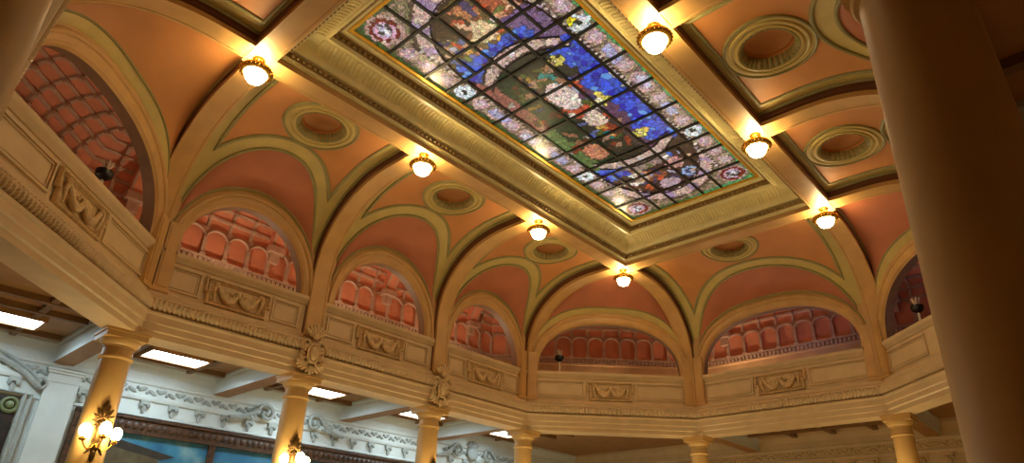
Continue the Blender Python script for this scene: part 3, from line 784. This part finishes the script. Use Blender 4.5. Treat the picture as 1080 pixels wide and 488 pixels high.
for i in range(60):
    y = -5.6 + i * .19; f.blob((.11, y, 4.77), (.04, 0, 0), (0, .08, 0), (0, .03, .1), 6, 4)
f.build('carved_frame', M['mframe'], root)
for y0, y1, kd in ((-5.5, -2.1, 'sky'), (-2.1, 2.1, 'blue'), (2.1, 5.5, 'sky')):
    p = MB(); p.fbox(F, y0, y1, .0, .03, 1.7, 4.6); pic = p.build('picture', mural_mat('painted_' + kd, kd), root)
    if y0 < -5:
        q = MB(); q.add([(.04, -5.3, 1.7), (.04, -3.45, 1.7), (.04, -3.45, 4.0), (.04, -5.3, 4.4)], [(0, 1, 2, 3)], 0); q.add([(.045, -5.4, 4.3), (.045, -5.2, 4.5), (.045, -3.05, 4.1), (.045, -3.4, 3.98)], [(0, 1, 2, 3)], 1)
        for k in range(4): q.fbox(F, -5.0 + k * .4, -4.8 + k * .4, .04, .05, 2.8, 3.75 - .05 * k, 1)
        q.build('painted_building', [mat('painted_stone', (104, 92, 62), .6, .2, 4), mat('painted_shadow', (58, 50, 38), .6, .2, 4)], pic)  # second tone is the dark brown of the pictured roof and wall strips

# scrolled pediments on the left wall
def scroll_ped(y, lab, first=None):
    if first: return dup(first, (-OX, y, 5.62), 0, lab)
    root = empty('scrolled_pediment', (-OX, y, 5.62)); tag(root, lab, 'carved ornament', 'white scrolled pediments')
    for sg in (-1, 1):
        v = MB(); c = Vector((.2, sg * .86, .08))
        pts = [c + Vector((0, sg * (.31 - .018 * k) * cos(.5 * k + .4), (.31 - .018 * k) * sin(.5 * k + .4))) for k in range(16)]
        tail = [Vector((.2, sg * (2.0 - .86 * u), -.2 + .38 * u * u)) for u in np.linspace(0, 1, 7)]
        v.tube(tail + pts, [.06] * 7 + [.065 - .002 * k for k in range(16)], 6); v.ball(c, .08)
        for k in range(5): v.blob((.2, sg * (1.2 + .13 * k), -.06 - .03 * k), (.04, 0, 0), (0, .07, 0), (0, sg * .03, .06), 6, 4)
        v.build('scroll', M['white_carve'], root)
    c = MB(); c.blob((.14, 0, .1), (.12, 0, 0), (0, .3, 0), (0, 0, .28), 12, 8)
    for k in range(5): a = radians(-50 + 25 * k); c.blob((.14, .32 * sin(a), .22 + .24 * cos(a)), (.06, 0, 0), (0, .06, 0), (0, .1 * sin(a), .15 * cos(a)), 6, 4)
    c.build('shell_crest', M['white_carve'], root); return root
s1 = scroll_ped(0.15, 'white scrolled pediment on the left wall around the second column from the left'); scroll_ped(8.3, 'white scrolled pediment at the bottom edge near the fourth column from the left', s1)

# curved pediment and dark panel at the far left
root = empty('framed_dark_panel', (-OX, -8.2, 0)); tag(root, 'dark patterned panel with a green ring, in a white arched surround at lower left', 'wall panel')
p = MB(); p.fbox(F, -1.22, 1.22, 0, .06, .4, 5.02); p.build('dark_field', M['panel_dark'], root)
g = MB()
for k, r in ((1.28, .05), (1.42, .035)):
    g.tube([(.1, -k, .3), (.1, -k, 5.1), (.1, k, 5.1), (.1, k, .3)], r, 6)
for dz, r in ((0, .07), (.14, .04)):
    g.tube([(.14, y, 5.3 + dz + .62 * (1 - (abs(y) / 1.5) ** 2) ** 1.0) for y in np.linspace(-1.5, 1.5, 31)], r, 6)
for sg in (-1, 1): g.tube([(.14, sg * (1.5 + (.16 - .01 * k) * sin(.5 * k)), 5.28 + .15 - (.16 - .01 * k) * cos(.5 * k)) for k in range(13)], .04, 6)
g.build('white_surround', M['white_carve'], root)
for yy in (1.05, -1.05):
    r = MB(); r.tube([(.08, yy + .16 * cos(a), 4.8 + .16 * sin(a)) for a in np.linspace(0, 2 * pi, 25)[:-1]], .045, 6, 0, True)
    r.ball((.08, yy, 4.8), .1); r.build('ring_ornament', M['ring'], root)

# ------------------------------------------------------------------ stained-glass laylight
GX, GY, GZ = 2.07, 5.39, 11.82
root = empty('stained_glass_laylight', (0, 0, GZ)); tag(root, 'large rectangular stained glass ceiling with a blue sky scene and pink border', 'stained glass window')
rng = np.random.default_rng(3)
def base_col(x, y):
    ax, ay = abs(x), abs(y)
    for mx, my in ((1.57, 4.88),):
        r = hypot(ax - mx, (ay - my) * 1.0)
        if r < .17: return (226, 222, 236) if (x * 3 + y * 5) % .2 < .13 else (70, 66, 60)
        if r < .25: return (206, 160, 184)
        if r < .33: return (120, 34, 26)
        if r < .42: return (186, 150, 140)
    r = hypot(ax - 1.7, ay - 2.4)
    if r < .14: return (40, 44, 40) if r < .07 else (232, 240, 240)
    if r < .25: return (224, 236, 244) if not (x > 0 and y < -2.4 and x < 1.7) else (232, 208, 40)
    if hypot((ax - 1.75) / .15, ay / .26) < 1: return (222, 212, 232)
    if ax > 1.94 or ay > 5.26: return (74, 92, 52) if x < 0 else (84, 150, 92)
    if ax > 1.4 and ay < 4.3:
        if ax < 1.49: return (70, 48, 44) if int(y / .07) % 2 else (206, 186, 176)
        if abs(ay - 1.2) < .3 and abs(ax - 1.7) < .12: return (180, 176, 214)
        v = (ay + .12) % .56; u = abs(ax - 1.71)
        if v < .035 or u > .2: return (132, 104, 94)
        r = (u / .17) ** 2 + ((v - .3) / .2) ** 2
        if r < .35: return (212, 184, 186)
        if r < .75: return (190, 156, 170)
        return (200, 164, 148) if r < 1.5 else (166, 146, 118)
    if ay > 2.35 + .5 * max(0, 1 - (ax / 1.15) ** 2):
        q = sqrt((ax / 1.36) ** 2 + (max(0, ay - 2.6) / 1.95) ** 2)
        if q > 1.3: return (126, 118, 84) if int(x * 7 + 50) % 2 ^ int(y * 7 + 50) % 2 else (168, 136, 116)
        if q > 1.26: return (86, 66, 56)
        if q > 1.03: return ((206, 172, 160) if int(atan2(max(0, ay - 2.6), x) * 9 + 30) % 3 else (168, 140, 170))
        if q > .99: return (60, 40, 34)
        if ay < 3.15 and (ax < .8 or x < 0): return (62, 92, 196) if y < 0 or ax > .6 else (150, 130, 120)
        if y < 0:
            if hypot(x + .45, y + 3.95) < .42: return (70, 50, 36)
            if hypot(x + .75, y + 3.6) < .3: return (206, 156, 118)
            if hypot(x - .0, y + 3.5) < .33: return (226, 196, 150)
            if hypot(x - .0, y + 4.05) < .35: return (196, 128, 84)
            if x > .5: return (120, 92, 130) if y > -3.5 else (176, 90, 60)
            return (104, 84, 48)
        rw = hypot(x - .74, y - 4.0)
        if rw < .24: return (150, 176, 216) if abs(rw - .18) < .05 or rw < .05 else (44, 60, 104)
        if hypot(x - .6, y - 3.4) < .26: return (206, 150, 140)
        if hypot(x + .5, y - 3.5) < .25: return (196, 146, 116)
        if hypot(x, y - 4.2) < .3: return (190, 160, 170)
        if hypot(x + .1, y - 3.6) < .3: return (140, 84, 56)
        return (66, 46, 40)
    oy = 2.35 + .5 * (1 - (ax / 1.15) ** 2); iy = 2.0 + .42 * (1 - (ax / 1.15) ** 2)
    if ay > iy and ax < 1.15:
        if ay > oy - .04 or ay < iy + .05: return (84, 66, 60)
        if hypot(ax - 0, ay - (oy + iy) / 2) < .1: return (240, 226, 220)
        return (212, 180, 168) if int((x + 9) / .2) % 2 else (196, 166, 152)
    # the picture in the middle
    for bx, by, br in ((.6, -1.8, .2), (.55, -.1, .3), (.62, 1.62, .22)):
        r = hypot(x - bx, y - by); a = atan2(y - by, x - bx)
        if r < br * (.55 + .45 * abs(sin(6 * a))): return (226, 204, 96) if r > br * .3 else (240, 220, 170)
    if x > .66 + .1 * sin(y * 3.1) + .06 * sin(y * 9): return (58, 86, 206)
    if x > .3 and y > -1.2: return (98, 66, 92) if x > .5 or y < .2 else (72, 58, 62)
    if hypot((x - .0) / .35, (y + .75) / .55) < 1: return (232, 206, 196)
    if hypot((x + .05) / .3, (y + .1) / .3) < 1: return (196, 84, 58)
    if hypot((x - .1) / .3, (y - .4) / .35) < 1: return (230, 200, 176)
    if hypot((x - .05) / .25, (y - 1.05) / .35) < 1: return (190, 110, 66) if x > .05 else (30, 110, 104)
    if hypot((x - .1) / .2, (y + 1.5) / .25) < 1: return (40, 130, 124)
    if hypot((x + .75) / .3, (y - 1.6) / .4) < 1: return (204, 130, 100)
    if x < -1.0: return (150, 92, 80) if y < 0 else (92, 116, 66)
    if x < -.4: return (40, 58, 38)
    return (44, 44, 36)
blobs = []
PAL = [(226, 176, 140), (214, 150, 112), (196, 84, 52), (206, 160, 70), (90, 100, 150), (110, 120, 60), (236, 222, 206), (120, 70, 48), (70, 60, 100), (180, 170, 190)]
for (x0, x1, y0, y1, n) in ((-1.2, 1.2, -4.4, -3.0, 46), (-1.2, 1.1, 2.9, 4.4, 40), (-1.3, .5, -1.9, 1.9, 60), (-.4, .5, -1.2, 1.2, 24)):
    for i in range(n):
        a = rng.uniform(0, pi); blobs.append((rng.uniform(x0, x1), rng.uniform(y0, y1), rng.uniform(.05, .1), rng.uniform(.1, .24), cos(a), sin(a), PAL[rng.integers(0, len(PAL) if n != 60 else 8)], n))
def full_col(x, y):
    c = base_col(x, y)
    if c[0] + c[1] + c[2] < 330 and not c[2] > 150 or (c[2] < 130):
        for bx, by, ra, rb, ca_, sa_, pc_, n in blobs:
            dx, dy = x - bx, y - by
            if ((dx * ca_ + dy * sa_) / ra) ** 2 + ((dy * ca_ - dx * sa_) / rb) ** 2 < 1 and q_ok(x, y): return pc_ if n != 60 else tuple(int(v * .7) for v in pc_)
    return c
def q_ok(x, y):
    ax, ay = abs(x), abs(y)
    if ay < 2.0: return ax < 1.36
    return 2.95 < ay and sqrt((ax / 1.36) ** 2 + (max(0, ay - 2.6) / 1.95) ** 2) < .97
N = 14000
sx = rng.uniform(-GX, GX, N); sy = rng.uniform(-GY, GY, N)
cols = np.array([full_col(a, b_) for a, b_ in zip(sx, sy)], float)
sky = (cols[:, 2] > 180) & (cols[:, 0] < 90); keep = ~sky | (rng.uniform(0, 1, N) < .2)
sx, sy, cols = sx[keep], sy[keep], cols[keep]; N = len(sx); zone = cols.copy()
jit = rng.normal(0, 1, (N, 1)) * .09 + rng.normal(0, 1, (N, 3)) * .04
cols = np.clip(cols * (1 + jit), 8, 255)
blue = (cols[:, 2] > 150) & (cols[:, 0] < 90); ch = rng.uniform(0, 1, N)
cols[blue & (ch < .1)] = (96, 150, 224); cols[blue & (ch > .84)] = (44, 40, 170)
lum = np.array([((c / 255) ** 2.2) for c in cols])
nx, ny = 240, 620
gx = np.linspace(-GX, GX, nx + 1); gy = np.linspace(-GY, GY, ny + 1)
cxs = (gx[:-1] + gx[1:]) / 2; cys = (gy[:-1] + gy[1:]) / 2
vs = [(a, b_, 0) for b_ in gy for a in gx]
fs = [(j * (nx + 1) + i, j * (nx + 1) + i + 1, (j + 1) * (nx + 1) + i + 1, (j + 1) * (nx + 1) + i) for j in range(ny) for i in range(nx)]
me = bpy.data.meshes.new('glass'); me.from_pydata(vs, [], fs)
fc = np.zeros((ny, nx, 4), np.float32); fc[..., 3] = 1
for j in range(ny):
    near = np.abs(sy - cys[j]) < .4; X, Y, C = sx[near], sy[near], lum[near]
    d = (cxs[:, None] - X[None]) ** 2 + (cys[j] - Y[None]) ** 2
    o = np.argpartition(d, 2, 1)[:, :2]; dd = np.take_along_axis(d, o, 1); w = np.argmin(dd, 1); i0 = o[np.arange(nx), w]
    dd = np.sort(np.sqrt(dd), 1); i1 = o[np.arange(nx), 1 - w]; Z = zone[near]; dif = np.abs(Z[i0] - Z[i1]).sum(1); lead = ((dd[:, 1] - dd[:, 0]) < np.where((Z[i0][:, 2] > 180) & (Z[i0][:, 0] < 90), .014, .006)) | ((dif > 70) & ((dd[:, 1] - dd[:, 0]) < .022))
    c = C[i0]; c[lead] *= .35; fc[j, :, :3] = c
at = me.color_attributes.new('glass_colour', 'FLOAT_COLOR', 'CORNER')
at.data.foreach_set('color', np.repeat(fc.reshape(-1, 4), 4, 0).ravel())
m = bpy.data.materials.new('backlit_stained_glass'); m.use_nodes = True; nt = m.node_tree; b_ = nt.nodes['Principled BSDF']
ca = nt.nodes.new('ShaderNodeVertexColor'); ca.layer_name = 'glass_colour'
nz = nt.nodes.new('ShaderNodeTexNoise'); nz.inputs['Scale'].default_value = 9; mx = nt.nodes.new('ShaderNodeMix'); mx.data_type = 'RGBA'; mx.blend_type = 'MULTIPLY'; mx.inputs['Factor'].default_value = .5
tc = nt.nodes.new('ShaderNodeTexCoord'); nt.links.new(tc.outputs['Object'], nz.inputs['Vector'])
nt.links.new(ca.outputs['Color'], mx.inputs['A']); nt.links.new(nz.outputs['Fac'], mx.inputs['B'])
nt.links.new(mx.outputs['Result'], b_.inputs['Emission Color']); b_.inputs['Emission Strength'].default_value = 1.4
b_.inputs['Base Color'].default_value = (.03, .03, .03, 1); b_.inputs['Roughness'].default_value = .25
m.cycles.emission_sampling = 'NONE'
me.materials.append(m); go = bpy.data.objects.new('glass', me); COL.objects.link(go); go.parent = root
g = MB(); I = lambda a, b2, c: (a, b2, c)
for y in (-4.42, -3.38, -2.71, -2.15, -1.1, 0, 1.1, 2.15, 2.71, 3.38, 4.42): g.fbox(I, -GX, GX, y - .034, y + .034, -.045, -.002)
for x in (-.45, .45): g.fbox(I, x - .034, x + .034, -GY, GY, -.04, -.002)
for x in (-1.38, 1.38): g.fbox(I, x - .034, x + .034, -2.71, 2.71, -.04, -.002)
for x in (-1.02, 1.02):
    g.fbox(I, x - .034, x + .034, -GY, -2.71, -.04, -.002); g.fbox(I, x - .034, x + .034, 2.71, GY, -.04, -.002)
for sg in (-1, 1):
    for a0, b0 in ((.5, 2.35), (.42, 2.0)):
        g.tube([(x, sg * (b0 + a0 * (1 - (x / 1.15) ** 2)), -.02) for x in np.linspace(-1.15, 1.15, 25)], .02, 5)
    g.tube([(1.38 * cos(a), sg * (2.7 + 1.93 * sin(a)), -.02) for a in np.linspace(0, pi, 33)], .018, 5)
g.build('lead_bars', M['black'], root)
f = MB()
for (x0, y0), (x1, y1) in (((GX - .05, GY - .05), (GX + .03, GY + .03)),):
    f.grid([rect(x0, y0, -.03), rect(x0, y0, -.06), rect(x1, y1, -.065), rect(x1, y1, .02)], 0, False, True)
f.build('gilt_fillet', M['gilt'], root)

# ------------------------------------------------------------------ world and camera
w = bpy.data.worlds.new('World'); SC.world = w; w.use_nodes = True; w.node_tree.nodes['Background'].inputs[0].default_value = (.02, .018, .015, 1)
f_, ppx, ppy, yaw, pit, rol, cx, cy = 687.84, 545.11, 271.21, -.7494, .445, .033, 7.7316, -10.5291
fw = Vector((sin(yaw) * cos(pit), cos(yaw) * cos(pit), sin(pit))); rt = Vector((cos(yaw), -sin(yaw), 0)); up = rt.cross(fw)
r2 = rt * cos(rol) + up * sin(rol); u2 = up * cos(rol) - rt * sin(rol)
cd = bpy.data.cameras.new('camera'); cam = bpy.data.objects.new('camera', cd); COL.objects.link(cam); SC.camera = cam
cam.matrix_world = Matrix(((r2.x, u2.x, -fw.x, cx), (r2.y, u2.y, -fw.y, cy), (r2.z, u2.z, -fw.z, 1.6), (0, 0, 0, 1)))
cd.sensor_width = 36; cd.lens = f_ / 1080 * 36; cd.shift_x = (540 - ppx) / 1080; cd.shift_y = (ppy - 244) / 1080; cd.clip_start = .05
SC.view_settings.view_transform = 'Standard'; SC.view_settings.look = 'None'; SC.view_settings.gamma = 1; SC.view_settings.use_curve_mapping = False
SC.view_settings.exposure = -0.2
SC.cycles.max_bounces = 10; SC.cycles.diffuse_bounces = 6; SC.cycles.sample_clamp_indirect = 4
